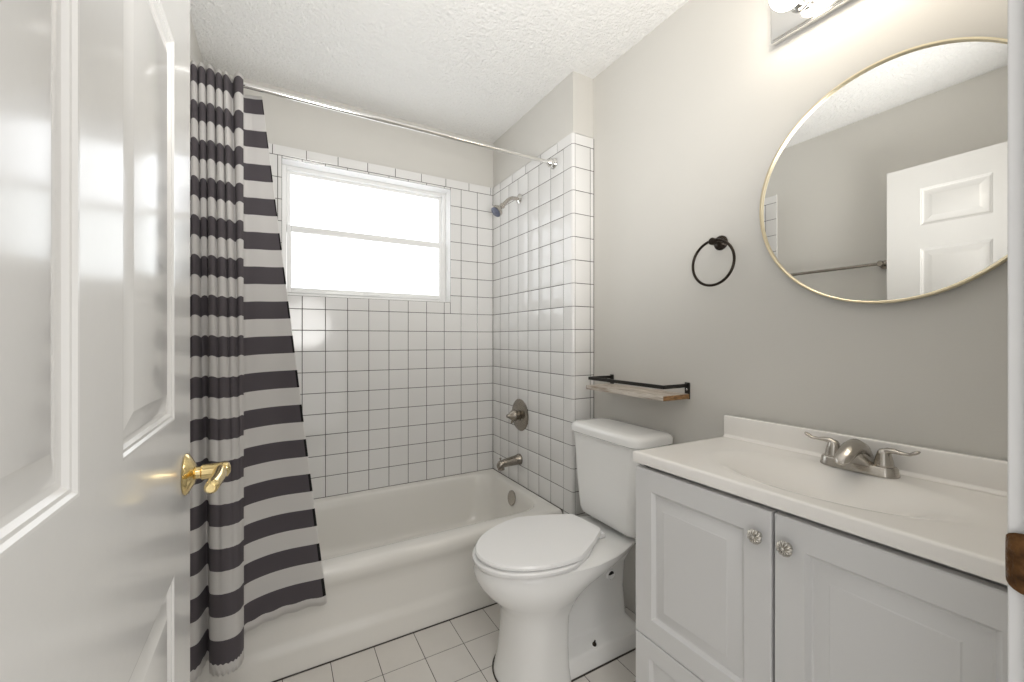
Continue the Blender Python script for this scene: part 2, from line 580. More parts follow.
# ------------------------------------------------------------------ window
WY0, WY1 = YB + 0.085, YB + 0.125
win = MB()
fw = 0.034
def frame_rect(mb, x0, x1, z0, z1, w, y0, y1, bev=0.002, wb_=None, wt=None):
    wb_ = wb_ or w; wt = wt or w
    mb.box(x0, x0 + w, y0, y1, z0, z1, bev)
    mb.box(x1 - w, x1, y0, y1, z0, z1, bev)
    mb.box(x0 + w, x1 - w, y0, y1, z0, z0 + wb_, bev)
    mb.box(x0 + w, x1 - w, y0, y1, z1 - wt, z1, bev)
frame_rect(win, WX0 - 0.004, WX1 + 0.004, WZ0 - 0.004, WZ1 + 0.004, fw * 0.75, WY0, WY1, 0.0025)
window = struct(win.build('window_1', VINYL, origin=((WX0 + WX1) / 2, WY0, WZ0)))
zm = 1.758
lo = MB()
frame_rect(lo, WX0 + 0.024, WX1 - 0.024, WZ0 + 0.022, zm + 0.018, 0.020, WY0 - 0.006, WY0 + 0.016, 0.002, 0.026, 0.034)
lo.box(0.43, 0.52, WY0 - 0.014, WY0 - 0.006, WZ0 + 0.028, WZ0 + 0.044, 0.002)
los = lo.build('lower_sash', VINYL, window)
us = MB()
frame_rect(us, WX0 + 0.022, WX1 - 0.022, zm - 0.014, WZ1 - 0.018, 0.018, WY0 + 0.018, WY0 + 0.034, 0.002, 0.026, 0.02)
uss = us.build('upper_sash', VINYL, window)
MB().box(WX0 + 0.04, WX1 - 0.04, WY0 + 0.003, WY0 + 0.008, WZ0 + 0.044, zm - 0.012).build('pane', PANE_LO, los)
MB().box(WX0 + 0.036, WX1 - 0.036, WY0 + 0.023, WY0 + 0.028, zm + 0.008, WZ1 - 0.034).build('pane', PANE_UP, uss)

# ------------------------------------------------------------------ bathtub
tub = MB()
tx0, tx1, ty0, ty1 = XL + TT + 0.001, XA - 0.001, 1.632, YB - 0.001
def tub_ring(x0, x1, y0, y1, r, z, tilt=0.0):
    return rrect(x0, x1, y0, y1, r, z, 10)
rings = []
# apron and rim from the floor up (front profile changes, the wall sides stay put)
for (yf, z) in ((1.650, 0.0), (1.649, 0.075), (1.652, 0.092), (1.659, 0.108), (1.662, 0.125), (1.661, 0.225), (1.657, 0.252),
                (1.646, 0.276), (1.637, 0.292), (1.633, 0.305), (1.632, 0.322), (1.636, 0.336), (1.645, 0.3455), (1.660, 0.349)):
    rings.append(tub_ring(tx0, tx1, yf, ty1, 0.004, z))
ix0, ix1, iy0, iy1 = tx0 + 0.075, tx1 - 0.049, 1.728, YB - 0.050
rings.append(tub_ring(ix0 - 0.012, ix1 + 0.012, iy0 - 0.016, iy1 + 0.012, 0.135, 0.3475))
rings.append(tub_ring(ix0 - 0.004, ix1 + 0.005, iy0 - 0.006, iy1 + 0.005, 0.13, 0.344))
rings.append(tub_ring(ix0, ix1, iy0, iy1, 0.128, 0.335))
for f, z in ((0.12, 0.30), (0.30, 0.235), (0.5, 0.17), (0.68, 0.125), (0.85, 0.098), (1.0, 0.086), (1.35, 0.080)):
    e = 0.075 * f
    rings.append(tub_ring(ix0 + 0.16 * f, ix1 - 0.065 * f, iy0 + e * 0.75, iy1 - e * 0.75, 0.128, z))
tub.loft(rings, True, True)
bathtub = tub.build('bathtub', ENAMEL, origin=((tx0 + tx1) / 2, 2.0, 0), angle=50)
tag(bathtub, 'off-white alcove bathtub with apron front under the window', 'bathtub')
ovx = ix1 - 0.065 * 0.15
ov = MB().lathe([(0.038, -0.004), (0.0415, 0.001), (0.041, 0.005), (0.036, 0.008), (0.0345, 0.0068), (0.012, 0.0075), (0.0001, 0.0078)],
                (ovx, 2.03, 0.288), (-1, 0, 0.15), 32)
tag(ov.build('overflow_plate', NICKEL, bathtub), 'round nickel overflow plate')
MB().lathe([(0.03, -0.002), (0.03, 0.002), (0.024, 0.004), (0.018, 0.001), (0.0001, 0.001)], (0.90, 2.03, 0.081), (0, 0, 1), 24).build('drain', DNICKEL, bathtub)
ck = MB()
ck.tube([(tx0, ty0 + 0.016, 0.001), (tx1, ty0 + 0.016, 0.001)], 0.0028, 6)
ck.tube([(XA - 0.001, 1.64, ZT), (XA - 0.001, YB - 0.001, ZT)], 0.0024, 6)
ck.tube([(XL + 0.01, YB - 0.001, ZT), (XA - 0.001, YB - 0.001, ZT)], 0.0015, 6)
ck.build('caulk', CAULK, bathtub)

# ------------------------------------------------------------------ toilet
TBX, TCY = 1.335, 1.268
toilet = thing('toilet', (1.0, TCY, 0), 'white two-piece toilet with closed lid beside the vanity', 'toilet')
def egg(a0, a1, wf_, wb_, z, n=56, mid=0.53, ex=3.2):
    am = a0 + (a1 - a0) * (1 - mid)
    pts = []
    for i in range(n):
        ph = 2 * PI * i / n
        c, s_ = math.cos(ph), math.sin(ph)
        if c >= 0:
            a = am + (a1 - am) * c; b = wf_ * s_
        else:
            cc = abs(c) ** (2 / ex); ss = abs(s_) ** (2 / ex)
            a = am - (am - a0) * cc
            t = cc
            w = wf_ + (wb_ - wf_) * (t * t * (3 - 2 * t))
            b = math.copysign(ss * w, s_)
        pts.append(Vector((TBX - a, TCY + b, z)))
    return pts
def blk(a0, a1, w, z, r=0.03, seg=6):
    return rrect(TBX - a1, TBX - a0, TCY - w, TCY + w, r, z, seg)
bw = MB()
rg = []
for (z, a0, a1, wf_, wb_, ex) in ((0.0, 0.440, 0.670, 0.137, 0.136, 7), (0.012, 0.442, 0.668, 0.135, 0.134, 7), (0.05, 0.446, 0.656, 0.130, 0.129, 7),
                                  (0.12, 0.448, 0.647, 0.126, 0.126, 7), (0.19, 0.446, 0.643, 0.124, 0.124, 7), (0.225, 0.436, 0.645, 0.126, 0.120, 6),
                                  (0.255, 0.405, 0.657, 0.134, 0.117, 5), (0.285, 0.355, 0.683, 0.149, 0.115, 4), (0.315, 0.300, 0.714, 0.166, 0.115, 3.5),
                                  (0.345, 0.23, 0.736, 0.179, 0.118, 3.5), (0.372, 0.13, 0.749, 0.187, 0.122, 3.2), (0.395, 0.055, 0.753, 0.189, 0.126, 3.2),
                                  (0.413, 0.045, 0.750, 0.187, 0.126, 3.2), (0.418, 0.05, 0.742, 0.180, 0.120, 3.2)):
    rg.append(egg(a0, a1, wf_, wb_, z, ex=ex))
bw.loft(rg)
# trapway and foot behind the column
rg = []
for (z, a0, a1, w, r) in ((0.0, 0.09, 0.53, 0.121, 0.03), (0.01, 0.09, 0.53, 0.120, 0.03), (0.055, 0.095, 0.53, 0.117, 0.03), (0.062, 0.10, 0.525, 0.113, 0.03),
                          (0.066, 0.105, 0.52, 0.106, 0.03), (0.078, 0.108, 0.52, 0.060, 0.03), (0.088, 0.11, 0.515, 0.050, 0.03), (0.20, 0.115, 0.50, 0.045, 0.03), (0.30, 0.11, 0.42, 0.050, 0.03),
                          (0.37, 0.09, 0.36, 0.080, 0.03), (0.40, 0.08, 0.34, 0.08, 0.03)):
    rg.append(blk(a0, a1, w, z, r))
bw.loft(rg)
bw.build('bowl', PORC, toilet, angle=45)
def swung(ring):                 # seat and lid sit a few degrees askew on their loose hinges
    pv = Vector((0.80, TCY, 0)); M_ = Matrix.Rotation(math.radians(5.0), 3, 'Z')
    return [pv + M_ @ (q - pv) + Vector((0, 0.006, 0)) for q in ring]
st = MB()
st.loft([swung(egg(a0, a1, w1, w2, z, mid=0.57, ex=5)) for a0, a1, w1, w2, z in ((0.285, 0.752, 0.187, 0.112, 0.4195), (0.283, 0.755, 0.190, 0.114, 0.424), (0.283, 0.755, 0.190, 0.114, 0.432), (0.286, 0.751, 0.186, 0.110, 0.4365))])
st.build('seat', SEATW, toilet)
ld = MB()
ld.loft([swung(egg(a0, a1, w1, w2, z, mid=0.58, ex=8)) for a0, a1, w1, w2, z in ((0.256, 0.742, 0.184, 0.097, 0.4385), (0.253, 0.746, 0.188, 0.100, 0.442), (0.253, 0.747, 0.188, 0.100, 0.449),
         (0.256, 0.742, 0.184, 0.097, 0.4545), (0.275, 0.720, 0.165, 0.085, 0.4565))])
ld.build('lid', SEATW, toilet)
for sgn in (-1, 1):
    yh = TCY + 0.024 + sgn * 0.068
    hg = MB().box(TBX - 0.268, TBX - 0.236, yh - 0.015, yh + 0.015, 0.418, 0.437, 0.005, 3)
    hg.build('hinge', SEATW, toilet)
tk = MB()
rg = []
for (z, a0, a1, w, r) in ((0.420, 0.06, 0.15, 0.10, 0.03), (0.436, 0.04, 0.185, 0.146, 0.035), (0.447, 0.03, 0.197, 0.158, 0.04), (0.47, 0.026, 0.203, 0.163, 0.04),
                          (0.60, 0.020, 0.208, 0.177, 0.04), (0.790, 0.014, 0.213, 0.193, 0.04)):
    rg.append(blk(a0, a1, w, z, r, 8))
tk.loft(rg)
tk.build('tank', PORC, toilet, angle=50)
tl_ = MB()
rg = []
for (z, e, r) in ((0.782, -0.006, 0.045), (0.786, 0.0, 0.05), (0.806, 0.0, 0.05), (0.816, -0.005, 0.05), (0.821, -0.016, 0.045), (0.8235, -0.05, 0.03)):
    rg.append(blk(0.004 - e, 0.224 + e, 0.206 + e, z, r, 8))
tl_.loft(rg)
tl_.build('tank_lid', PORC, toilet, angle=50)
for sgn in (-1, 1):
    bc = MB().lathe([(0.0125, -0.004), (0.0125, 0.002), (0.009, 0.004), (0.0001, 0.004)], (1.005, TCY + sgn * 0.101, 0.0665), (0, sgn * 0.25, 1), 18)
    w_ = bc.build('bolt_washer', PORC, toilet)
    b2 = MB().lathe([(0.0075, 0.0), (0.008, 0.004), (0.006, 0.009), (0.003, 0.010), (0.0028, 0.019), (0.0001, 0.02)], (1.005, TCY + sgn * 0.102, 0.0695), (0, sgn * 0.2, 1), 12)
    tag(b2.build('bolt', BRONZE, w_), 'dark bolt at the toilet foot')
ah = MB().lathe([(0.021, -0.01), (0.021, 0.003), (0.017, 0.0045), (0.016, 0.0005), (0.0001, 0.0)], (1.134, TCY - 0.049, 0.262), (0, -1, 0), 24)
ahp = ah.build('access_hole', PORC, toilet)
dh = MB()
pts = [Vector((1.134 + 0.015 * math.cos(math.radians(a)), TCY - 0.051, 0.262 + 0.015 * math.sin(math.radians(a)))) for a in range(10, 171, 10)]
pts += [Vector((1.134 - 0.006, TCY - 0.051, 0.262)), Vector((1.134 + 0.008, TCY - 0.051, 0.263))]
dh.loft([pts, [p + Vector((0, 0.004, 0)) for p in pts]])
tag(dh.build('opening', DARKHOLE, ahp), 'dark opening in the access hole')
cb = MB()
cb.tube([q + Vector((0, 0, 0.001)) for q in egg(0.438, 0.673, 0.139, 0.138, 0.0, ex=7)], 0.0026, 6, True)
cb.tube([(TBX - 0.47, TCY - 0.123, 0.001), (TBX - 0.09, TCY - 0.123, 0.001)], 0.003, 6)
tag(cb.build('caulk', CAULK, toilet), 'dark dirty line round the toilet foot')

# ------------------------------------------------------------------ vanity cabinet
VXF, VXB, VY0, VY1 = 0.917, 1.338, 0.121, 0.888      # counter footprint before the small rotation
VZ = 0.855
van = thing('vanity_cabinet', (1.14, 0.49, 0), 'white two-door vanity cabinet with raised panels under the sink top', 'cabinet', rotated=True)
dx0 = VXF + 0.006                                     # face of the doors
bx0 = dx0 + 0.019
cy0, cy1 = VY0 + 0.003, VY1 - 0.004
cbm = MB()
cbm.box(bx0, VXB - 0.005, cy0, cy0 + 0.016, 0.0, 0.823)
cbm.add([Vector((x, y - 0.026 * (x - bx0) / (VXB - bx0), z)) for z in (0.0, 0.823) for x, y in ((bx0, cy1 - 0.016), (VXB - 0.005, cy1 - 0.016), (VXB - 0.005, cy1), (bx0, cy1))],
        [[3, 2, 1, 0], [4, 5, 6, 7], [0, 1, 5, 4], [1, 2, 6, 5], [2, 3, 7, 6], [3, 0, 4, 7]])
cbm.box(bx0 + 0.002, VXB - 0.006, cy0 + 0.016, cy1 - 0.045, 0.09, 0.106)
cbm.box(VXB - 0.012, VXB - 0.005, cy0 + 0.016, cy1 - 0.043, 0.106, 0.823)
cbm.box(bx0 + 0.05, bx0 + 0.066, cy0 + 0.016, cy1 - 0.016, 0.0, 0.09)
cbm.box(bx0 + 0.020, bx0 + 0.030, cy0 + 0.016, cy1 - 0.018, 0.770, 0.823)
cbm.box(bx0 + 0.001, bx0 + 0.02, cy0 + 0.016, cy1 - 0.016, 0.318, 0.346)
cbm.box(bx0 + 0.045, bx0 + 0.06, 0.482, 0.522, 0.106, 0.735)
cbm.build('body', CABW, van)
def front_panel(y0, y1, z0, z1, border, name, parent):
    mb = MB()
    def Pf(u, v, h): return Vector((dx0 - h, u, v))
    w = 0.0
    prof = [(0, -0.018), (0, -0.003), (0.0009, -0.0012), (0.003, 0.0), (border, 0.0), (border + 0.003, -0.0030), (border + 0.008, -0.0098), (border + 0.012, -0.0108),
            (border + 0.015, -0.0100), (border + 0.040, -0.0022), (border + 0.043, -0.0002)]
    panel_rings(mb, Pf, (y0, y1, z0, z1), prof)
    quad(mb, Pf, y0, y1, z0, z1, -0.018)
    return mb.build(name, CABW, parent, angle=25)
def flower_knob(y, z, parent):
    mb = MB()
    ax = Vector((-1, 0, 0))
    org = Vector((dx0, y, z))
    mb.lathe([(0.008, -0.001), (0.0075, 0.002), (0.0055, 0.005), (0.006, 0.011), (0.010, 0.0135)], org, ax, 24)
    n = 144
    rings = []
    for (r, h, amp) in ((0.010, 0.0130, 0), (0.0145, 0.0155, 0.0), (0.0158, 0.0175, 0.0002), (0.0150, 0.0197, 0.0011), (0.0115, 0.0222, 0.0017), (0.0075, 0.0232, 0.0014), (0.0042, 0.0226, 0.0003)):
        ring = []
        for i in range(n):
            a = 2 * PI * i / n
            g = math.cos(12 * a)
            g = g if g > 0 else g * 1.6
            ring.append(org + Vector((-(h + amp * g), r * math.sin(a), r * math.cos(a))))
        rings.append(ring)
    mb.loft(rings)
    mb.lathe([(0.0042, 0.0215), (0.004, 0.0245), (0.0025, 0.0262), (0.0001, 0.0266)], org, ax, 16)
    return tag(mb.build('knob', SILVER, parent, angle=40), 'round silver flower-shaped knob')
mid = 0.502
dL = front_panel(mid + 0.0030, cy1, 0.337, 0.8115, 0.058, 'door', van)
dR = front_panel(cy0, mid - 0.0030, 0.337, 0.8115, 0.058, 'door', van)
flower_knob(mid + 0.029, 0.753, dL)
flower_knob(mid - 0.031, 0.753, dR)
front_panel(mid + 0.0030, cy1, 0.100, 0.334, 0.050, 'drawer', van)
front_panel(cy0, mid - 0.0030, 0.100, 0.334, 0.050, 'drawer', van)

# ------------------------------------------------------------------ vanity top with moulded basin
top = thing('vanity_sink', (1.14, 0.49, 0.825), 'glossy white vanity top with oval moulded basin and backsplash', 'sink', rotated=True)
BCX, BCY, BSX, BSY, BD = 1.105, 0.495, 0.132, 0.235, 0.062
VSK = 0.024       # the left end is cut slightly out of square
def top_skew(x, y): return y - VSK * (x - VXF) / (VXB - VXF) * max(0.0, (y - 0.55) / (VY1 - 0.55))
def top_z(x, y):
    e = min(x - VXF, VY1 - y, y - VY0)
    dz = 0.0
    if e < 0.006: dz = -0.005 * (1 - e / 0.006) ** 2
    r = math.sqrt(((x - BCX) / BSX) ** 2 + ((y - BCY) / BSY) ** 2)
    if r < 1.15:
        s_ = min(1.0, (1.15 - r) / 1.0)
        dz -= BD * (s_ * s_ * (3 - 2 * s_))
    return VZ + dz
xs = [VXF + q for q in (0, 0.0015, 0.0035, 0.006)] + [VXF + 0.006 + (VXB - VXF - 0.006) * i / 52 for i in range(1, 53)]
ys = [VY0 + q for q in (0, 0.0015, 0.0035, 0.006)] + [VY0 + 0.006 + (VY1 - VY0 - 0.012) * i / 88 for i in range(1, 88)] + [VY1 - q for q in (0.006, 0.0035, 0.0015, 0)]
ct = MB()
nx, ny = len(xs), len(ys)
vs = [Vector((x, top_skew(x, y), top_z(x, y))) for x in xs for y in ys]
vs += [Vector((x, top_skew(x, y), min(VZ - 0.030, top_z(x, y) - 0.016))) for x in xs for y in ys]
N0 = nx * ny
fs = []
for i in range(nx - 1):
    for j in range(ny - 1):
        q = [i * ny + j, (i + 1) * ny + j, (i + 1) * ny + j + 1, i * ny + j + 1]
        fs.append(q); fs.append([N0 + w for w in q[::-1]])
for i in range(nx - 1):
    for j in (0, ny - 1):
        fs.append([i * ny + j, (i + 1) * ny + j, N0 + (i + 1) * ny + j, N0 + i * ny + j])
for j in range(ny - 1):
    for i in (0, nx - 1):
        fs.append([i * ny + j, i * ny + j + 1, N0 + i * ny + j + 1, N0 + i * ny + j])
ct.add(vs, fs)
ct.build('countertop', MARBLE, top, angle=50)
bs = MB()
bs.box(VXB - 0.020, VXB, VY0, VY1 - VSK + 0.001, VZ - 0.002, VZ + 0.070, 0.005, 4)
# small cove where the splash meets the top
prof = [Vector((VXB - 0.019, 0, VZ + 0.014))] + [Vector((VXB - 0.032 + 0.013 * math.cos(math.radians(a)), 0, VZ + 0.014 - 0.0135 * math.sin(math.radians(a)))) for a in (22, 45, 67, 90)] + [Vector((VXB - 0.012, 0, VZ - 0.001)), Vector((VXB - 0.012, 0, VZ + 0.014))]
bs.loft([[p + Vector((0, y, 0)) for p in prof] for y in (VY0 + 0.002, VY1 - VSK - 0.004)])
bs.build('backsplash', MARBLE, top, angle=50)
MB().lathe([(0.024, -0.004), (0.024, 0.001), (0.02, 0.003), (0.015, 0.001), (0.0001, 0.002)], (BCX, BCY, VZ - BD + 0.003), (0, 0, 1), 24).build('drain', CHROME, top)

# ------------------------------------------------------------------ faucet
FX, FY, FZ = 1.268, 0.478, VZ
fau = thing('faucet', (FX, FY, FZ), 'brushed nickel two-handle faucet on the white vanity top', 'faucet', rotated=True)
def stad(hx, hy, z):
    return rrect(FX - hx, FX + hx, FY - hy, FY + hy, hx * 0.98, z, 10)
fb = MB()
fb.loft([stad(0.0275, 0.080, FZ + 0.0003), stad(0.0275, 0.080, FZ + 0.004), stad(0.0265, 0.079, FZ + 0.006), stad(0.025, 0.0775, FZ + 0.018), stad(0.022, 0.0745, FZ + 0.022), stad(0.015, 0.068, FZ + 0.0235)])
fb.build('base_plate', NICKEL, fau, angle=40)
# spout: broad at the back, arching over and down to the tip
spm = MB()
path = [(0.014, 0.010, 0.029, 0.016), (0.011, 0.030, 0.0275, 0.026), (0.001, 0.046, 0.0250, 0.027), (-0.016, 0.054, 0.0230, 0.024), (-0.036, 0.055, 0.0215, 0.019),
        (-0.056, 0.050, 0.0200, 0.0150), (-0.076, 0.041, 0.0185, 0.012), (-0.090, 0.033, 0.0150, 0.009), (-0.096, 0.028, 0.008, 0.005)]
rings = []
for i, (x, z, hy, hn) in enumerate(path):
    a = path[max(0, i - 1)]; b = path[min(len(path) - 1, i + 1)]
    t = Vector((b[0] - a[0], 0, b[1] - a[1])).normalized()
    nrm = Vector((-t.z, 0, t.x))
    if nrm.z < 0: nrm = -nrm
    ring = []
    for k in range(24):
        an = 2 * PI * k / 24
        ring.append(Vector((FX + x, FY, FZ + z)) + Vector((0, 1, 0)) * hy * math.cos(an) + nrm * hn * math.sin(an) * (1 if math.sin(an) > 0 else 0.75))
    rings.append(ring)
spm.loft(rings)
# wedge skirt that carries the spout down onto the base
sk = []
for (x0, x1, w, z) in ((-0.027, 0.024, 0.034, 0.020), (-0.034, 0.021, 0.028, 0.030), (-0.040, 0.018, 0.022, 0.042), (-0.034, 0.012, 0.018, 0.052)):
    sk.append(rrect(FX + x0, FX + x1, FY - w, FY + w, 0.012, FZ + z, 6))
spm.loft(sk)
spm.build('spout', NICKEL, fau, angle=50)
for sgn in (1, -1):
    hb = MB()
    hy = FY + sgn * 0.051
    hb.lathe([(0.0185, 0.021), (0.0195, 0.024), (0.0185, 0.028), (0.0172, 0.036), (0.0150, 0.046), (0.0125, 0.055), (0.009, 0.061), (0.004, 0.0635), (0.0001, 0.064)], (FX, hy, FZ), (0, 0, 1), 28)
    lp = [(FX + 0.0, hy - sgn * 0.004, FZ + 0.052), (FX - 0.001, hy + sgn * 0.008, FZ + 0.060), (FX - 0.002, hy + sgn * 0.020, FZ + 0.0615), (FX - 0.003, hy + sgn * 0.034, FZ + 0.060),
          (FX - 0.004, hy + sgn * 0.048, FZ + 0.0605), (FX - 0.005, hy + sgn * 0.056, FZ + 0.0655), (FX - 0.0055, hy + sgn * 0.062, FZ + 0.069), (FX - 0.006, hy + sgn * 0.065, FZ + 0.071)]
    hb.tube(lp, [0.010, 0.0095, 0.0082, 0.0070, 0.0068, 0.0075, 0.0070, 0.003], 16, flat=[0.9, 0.8, 0.7, 0.6, 0.55, 0.55, 0.55, 0.5], up=(0, 0, 1))
    hb.build('handle', NICKEL, fau, angle=50)
MB().lathe([(0.003, 0.015), (0.003, 0.045), (0.0055, 0.047), (0.006, 0.051), (0.0045, 0.054), (0.0001, 0.0545)], (FX + 0.018, FY - 0.004, FZ), (0, 0, 1), 14).build('lift_rod', NICKEL, fau)

# ------------------------------------------------------------------ round mirror
MYC, MZC, MR = 0.447, 1.575, 0.305
mirr = thing('round_mirror', (XR, MYC, MZC - MR), 'large round wall mirror with thin pale gold frame above the vanity', 'mirror')
fr_ = MB()
prof = [(MR - 0.004, 0.001), (MR, 0.003), (MR, 0.0235), (MR - 0.001, 0.025), (MR - 0.0045, 0.025), (MR - 0.0055, 0.024), (MR - 0.0055, 0.016), (MR - 0.004, 0.012)]
rings = []
for i in range(128):
    a = 2 * PI * i / 128
    rings.append([Vector((XR - h, MYC + r * math.cos(a), MZC + r * math.sin(a))) for r, h in prof])
rings.append(rings[0])
fr_.loft(rings, False, False)
tag(fr_.build('frame', GOLD, mirr, angle=40), 'thin pale gold frame')
MB().lathe([(MR - 0.005, 0.002), (MR - 0.005, 0.017)], (XR, MYC, MZC), (-1, 0, 0), 128).build('glass', MIRROR, mirr, angle=30)

# ------------------------------------------------------------------ vanity light bar
LY0, LY1, LZ0, LZ1 = 0.132, 0.718, 2.083, 2.225
vl = thing('vanity_light', (XR, (LY0 + LY1) / 2, LZ0), 'chrome bar light with lit globe bulbs above the round mirror', 'wall light')
bp = MB()
bp.box(XR - 0.022, XR, LY0, LY1, LZ0, LZ1, 0.003, 2)
bp.box(XR - 0.026, XR - 0.021, LY0 + 0.006, LY1 - 0.006, LZ0 + 0.006, LZ1 - 0.006, 0.002, 2)
bp.build('backplate', CHROME, vl)
for k in range(4):
    y = 0.632 - k * 0.142
    z = 2.150
    s1 = MB().lathe([(0.024, 0.025), (0.026, 0.027), (0.024, 0.031), (0.0195, 0.033), (0.0195, 0.040), (0.0205, 0.041), (0.0195, 0.042), (0.0195, 0.047), (0.0205, 0.048), (0.0195, 0.049), (0.0195, 0.058), (0.016, 0.0585)], (XR, y, z), (-1, 0, 0), 28)
    sk_ = s1.build('socket', CHROME, vl)
    prof = [(0.0145, 0.050), (0.016, 0.059)]
    for i in range(2, 17):
        a = PI * i / 16
        prof.append((0.044 * math.sin(a), 0.099 - 0.044 * math.cos(a)))
    b1 = MB().lathe(prof, (XR, y, z), (-1, 0, 0), 28)
    tag(b1.build('bulb', BULB, sk_, angle=60), 'lit white globe bulb')

# ------------------------------------------------------------------ towel ring
RY, RZ = 0.897, 1.513
tr_ = thing('towel_ring', (XR, RY, RZ), 'dark bronze towel ring on the wall left of the round mirror', 'towel ring')
mt = MB()
mt.lathe([(0.0255, 0.0), (0.0255, 0.003), (0.022, 0.006), (0.0185, 0.0075), (0.0185, 0.010), (0.012, 0.014), (0.0085, 0.020), (0.0080, 0.032), (0.0095, 0.036), (0.0125, 0.039), (0.0125, 0.051), (0.010, 0.054), (0.0001, 0.0545)], (XR, RY, RZ), (-1, 0, 0), 28)
mt.build('post', BRONZE, tr_)
rr = 0.077
rc = Vector((XR - 0.046, RY, RZ - rr + 0.004))
pth = [rc + Vector((0.004 * math.cos(a), rr * math.sin(a), rr * math.cos(a))) for a in [2 * PI * i / 64 for i in range(64)]]
MB().tube(pth, 0.0046, 12, True).build('ring', BRONZE, tr_)

# ------------------------------------------------------------------ small wall shelf over the toilet
SY0, SY1, SX0, SZ = 1.021, 1.446, 1.199, 0.9755
shf = thing('wall_shelf', (XR, (SY0 + SY1) / 2, SZ - 0.018), 'whitewashed wood wall shelf with black guard rail above the toilet tank', 'shelf')
bd = MB()
bd.box(SX0, XR - 0.003, SY0 + 0.0025, SY1 - 0.0025, SZ - 0.018, SZ, 0.0015, 2)
board = bd.build('board', WOOD, shf)
for (ya, yb_) in ((SY0, SY0 + 0.003), (SY1 - 0.003, SY1)):
    eg = MB().box(SX0 + 0.001, XR - 0.004, ya, yb_, SZ - 0.0175, SZ - 0.0005)
    tag(eg.build('end_grain', ENDWOOD, board), 'raw brown end of the board')
rl = MB()
zr = SZ + 0.0305
rx = SX0 + 0.010
b_, t_ = 0.0068, 0.0055
rl.box(rx, rx + t_, SY0 + 0.008, SY1 - 0.003, zr - b_, zr + b_, 0.0008, 1)
rl.box(rx + 0.001, XR - 0.003, SY0 + 0.008, SY0 + 0.008 + t_, zr - b_, zr + b_, 0.0008, 1)
rl.box(rx + 0.001, XR - 0.003, SY1 - 0.003 - t_, SY1 - 0.003, zr - b_, zr + b_, 0.0008, 1)
rl.build('guard_rail', BLACK, shf)
for (y0, y1) in ((SY0 - 0.001, SY0 + 0.021), (SY1 - 0.024, SY1 - 0.002)):
    br = MB()
    br.box(XR - 0.004, XR, y0, y1, SZ - 0.020, SZ + 0.042, 0.0012, 2)
    bk = br.build('bracket', BLACK, shf)
    MB().lathe([(0.0038, 0.0), (0.0038, 0.0012), (0.002, 0.002), (0.0001, 0.002)], (XR - 0.004, (y0 + y1) / 2, SZ + 0.016), (-1, 0, 0), 14).build('screw', CHROME, bk)

# ------------------------------------------------------------------ curtain rod, hooks and curtain
RODY, RODZ = 1.708, 2.058
rod = thing('curtain_rod', ((XL + XA) / 2, RODY, RODZ), 'chrome shower curtain rod spanning the tub alcove', 'curtain rod')
x0, x1 = XL + TT, XA
MB().tube([(x0 + 0.01, RODY, RODZ), (0.42, RODY, RODZ)], 0.0095, 20).build('tube', CHROME, rod)
MB().tube([(0.40, RODY, RODZ), (x1 - 0.01, RODY, RODZ)], 0.0085, 20).build('tube', CHROME, rod)
for (xx, ax) in ((x0, 1), (x1, -1)):
    MB().lathe([(0.026, 0.0), (0.027, 0.003), (0.024, 0.010), (0.019, 0.014), (0.019, 0.018), (0.021, 0.020), (0.021, 0.026), (0.016, 0.032), (0.0135, 0.038), (0.0115, 0.040)], (xx, RODY, RODZ), (ax, 0, 0), 28).build('flange', CHROME, rod)

def spline(P, t):
    n = len(P) - 1
    k = min(int(t), n - 1); f = t - k
    def g(i): return P[max(0, min(n, i))]
    p0, p1, p2, p3 = g(k - 1), g(k), g(k + 1), g(k + 2)
    out = []
    for a, b, c, d in zip(p0, p1, p2, p3):
        m1, m2 = (c - a) / 2, (d - b) / 2
        f2, f3 = f * f, f * f * f
        out.append((2 * f3 - 3 * f2 + 1) * b + (f3 - 2 * f2 + f) * m1 + (-2 * f3 + 3 * f2) * c + (f3 - f2) * m2)
    return out
PEAKS = [(-.274, .011), (-.253, .010), (-.233, .010), (-.2125, .0105), (-.190, .0115), (-.167, .010), (-.147, .0095), (-.111, .0145)]
body_top, body_z = [(-.285, 1.680)], [2.060]
for n_, (c, hw_) in enumerate(PEAKS):
    low = 0.006 if n_ in (5, 6) else 0.0
    c += 0.003
    body_top += [(c - hw_ * .85, 1.667), (c, 1.659), (c + hw_ * .85, 1.667)]
    body_z += [2.066 - low, 2.071 - low, 2.066 - low]
    nx_ = 0.003 + PEAKS[n_ + 1][0] - PEAKS[n_ + 1][1] if n_ + 1 < len(PEAKS) else None
    if nx_ is not None:
        gap_ = nx_ - (c + hw_)
        body_top.append((c + hw_ + gap_ / 2, 1.688 if gap_ < .004 else 1.693)); body_z.append(2.058)
body_bot = [(-.285, 1.50), (-.252, 1.455), (-.218, 1.445), (-.192, 1.452), (-.175, 1.515), (-.163, 1.452), (-.135, 1.428), (-.106, 1.428), (-.090, 1.444), (-.083, 1.470)]
strip_top = [(-.0955, 1.674), (-.102, 1.705), (-.100, 1.745), (-.082, 1.748), (-.064, 1.742), (-.044, 1.732)]
strip_z = [2.062, 2.045, 2.045, 2.047, 2.046, 2.046]
strip_bot = [(-.083, 1.470), (-.096, 1.525), (-.085, 1.572), (-.025, 1.595), (.06, 1.599), (.155, 1.583)]
NB, NS, NV = 150, 46, 90
cv, cf, cuv = [], [], []
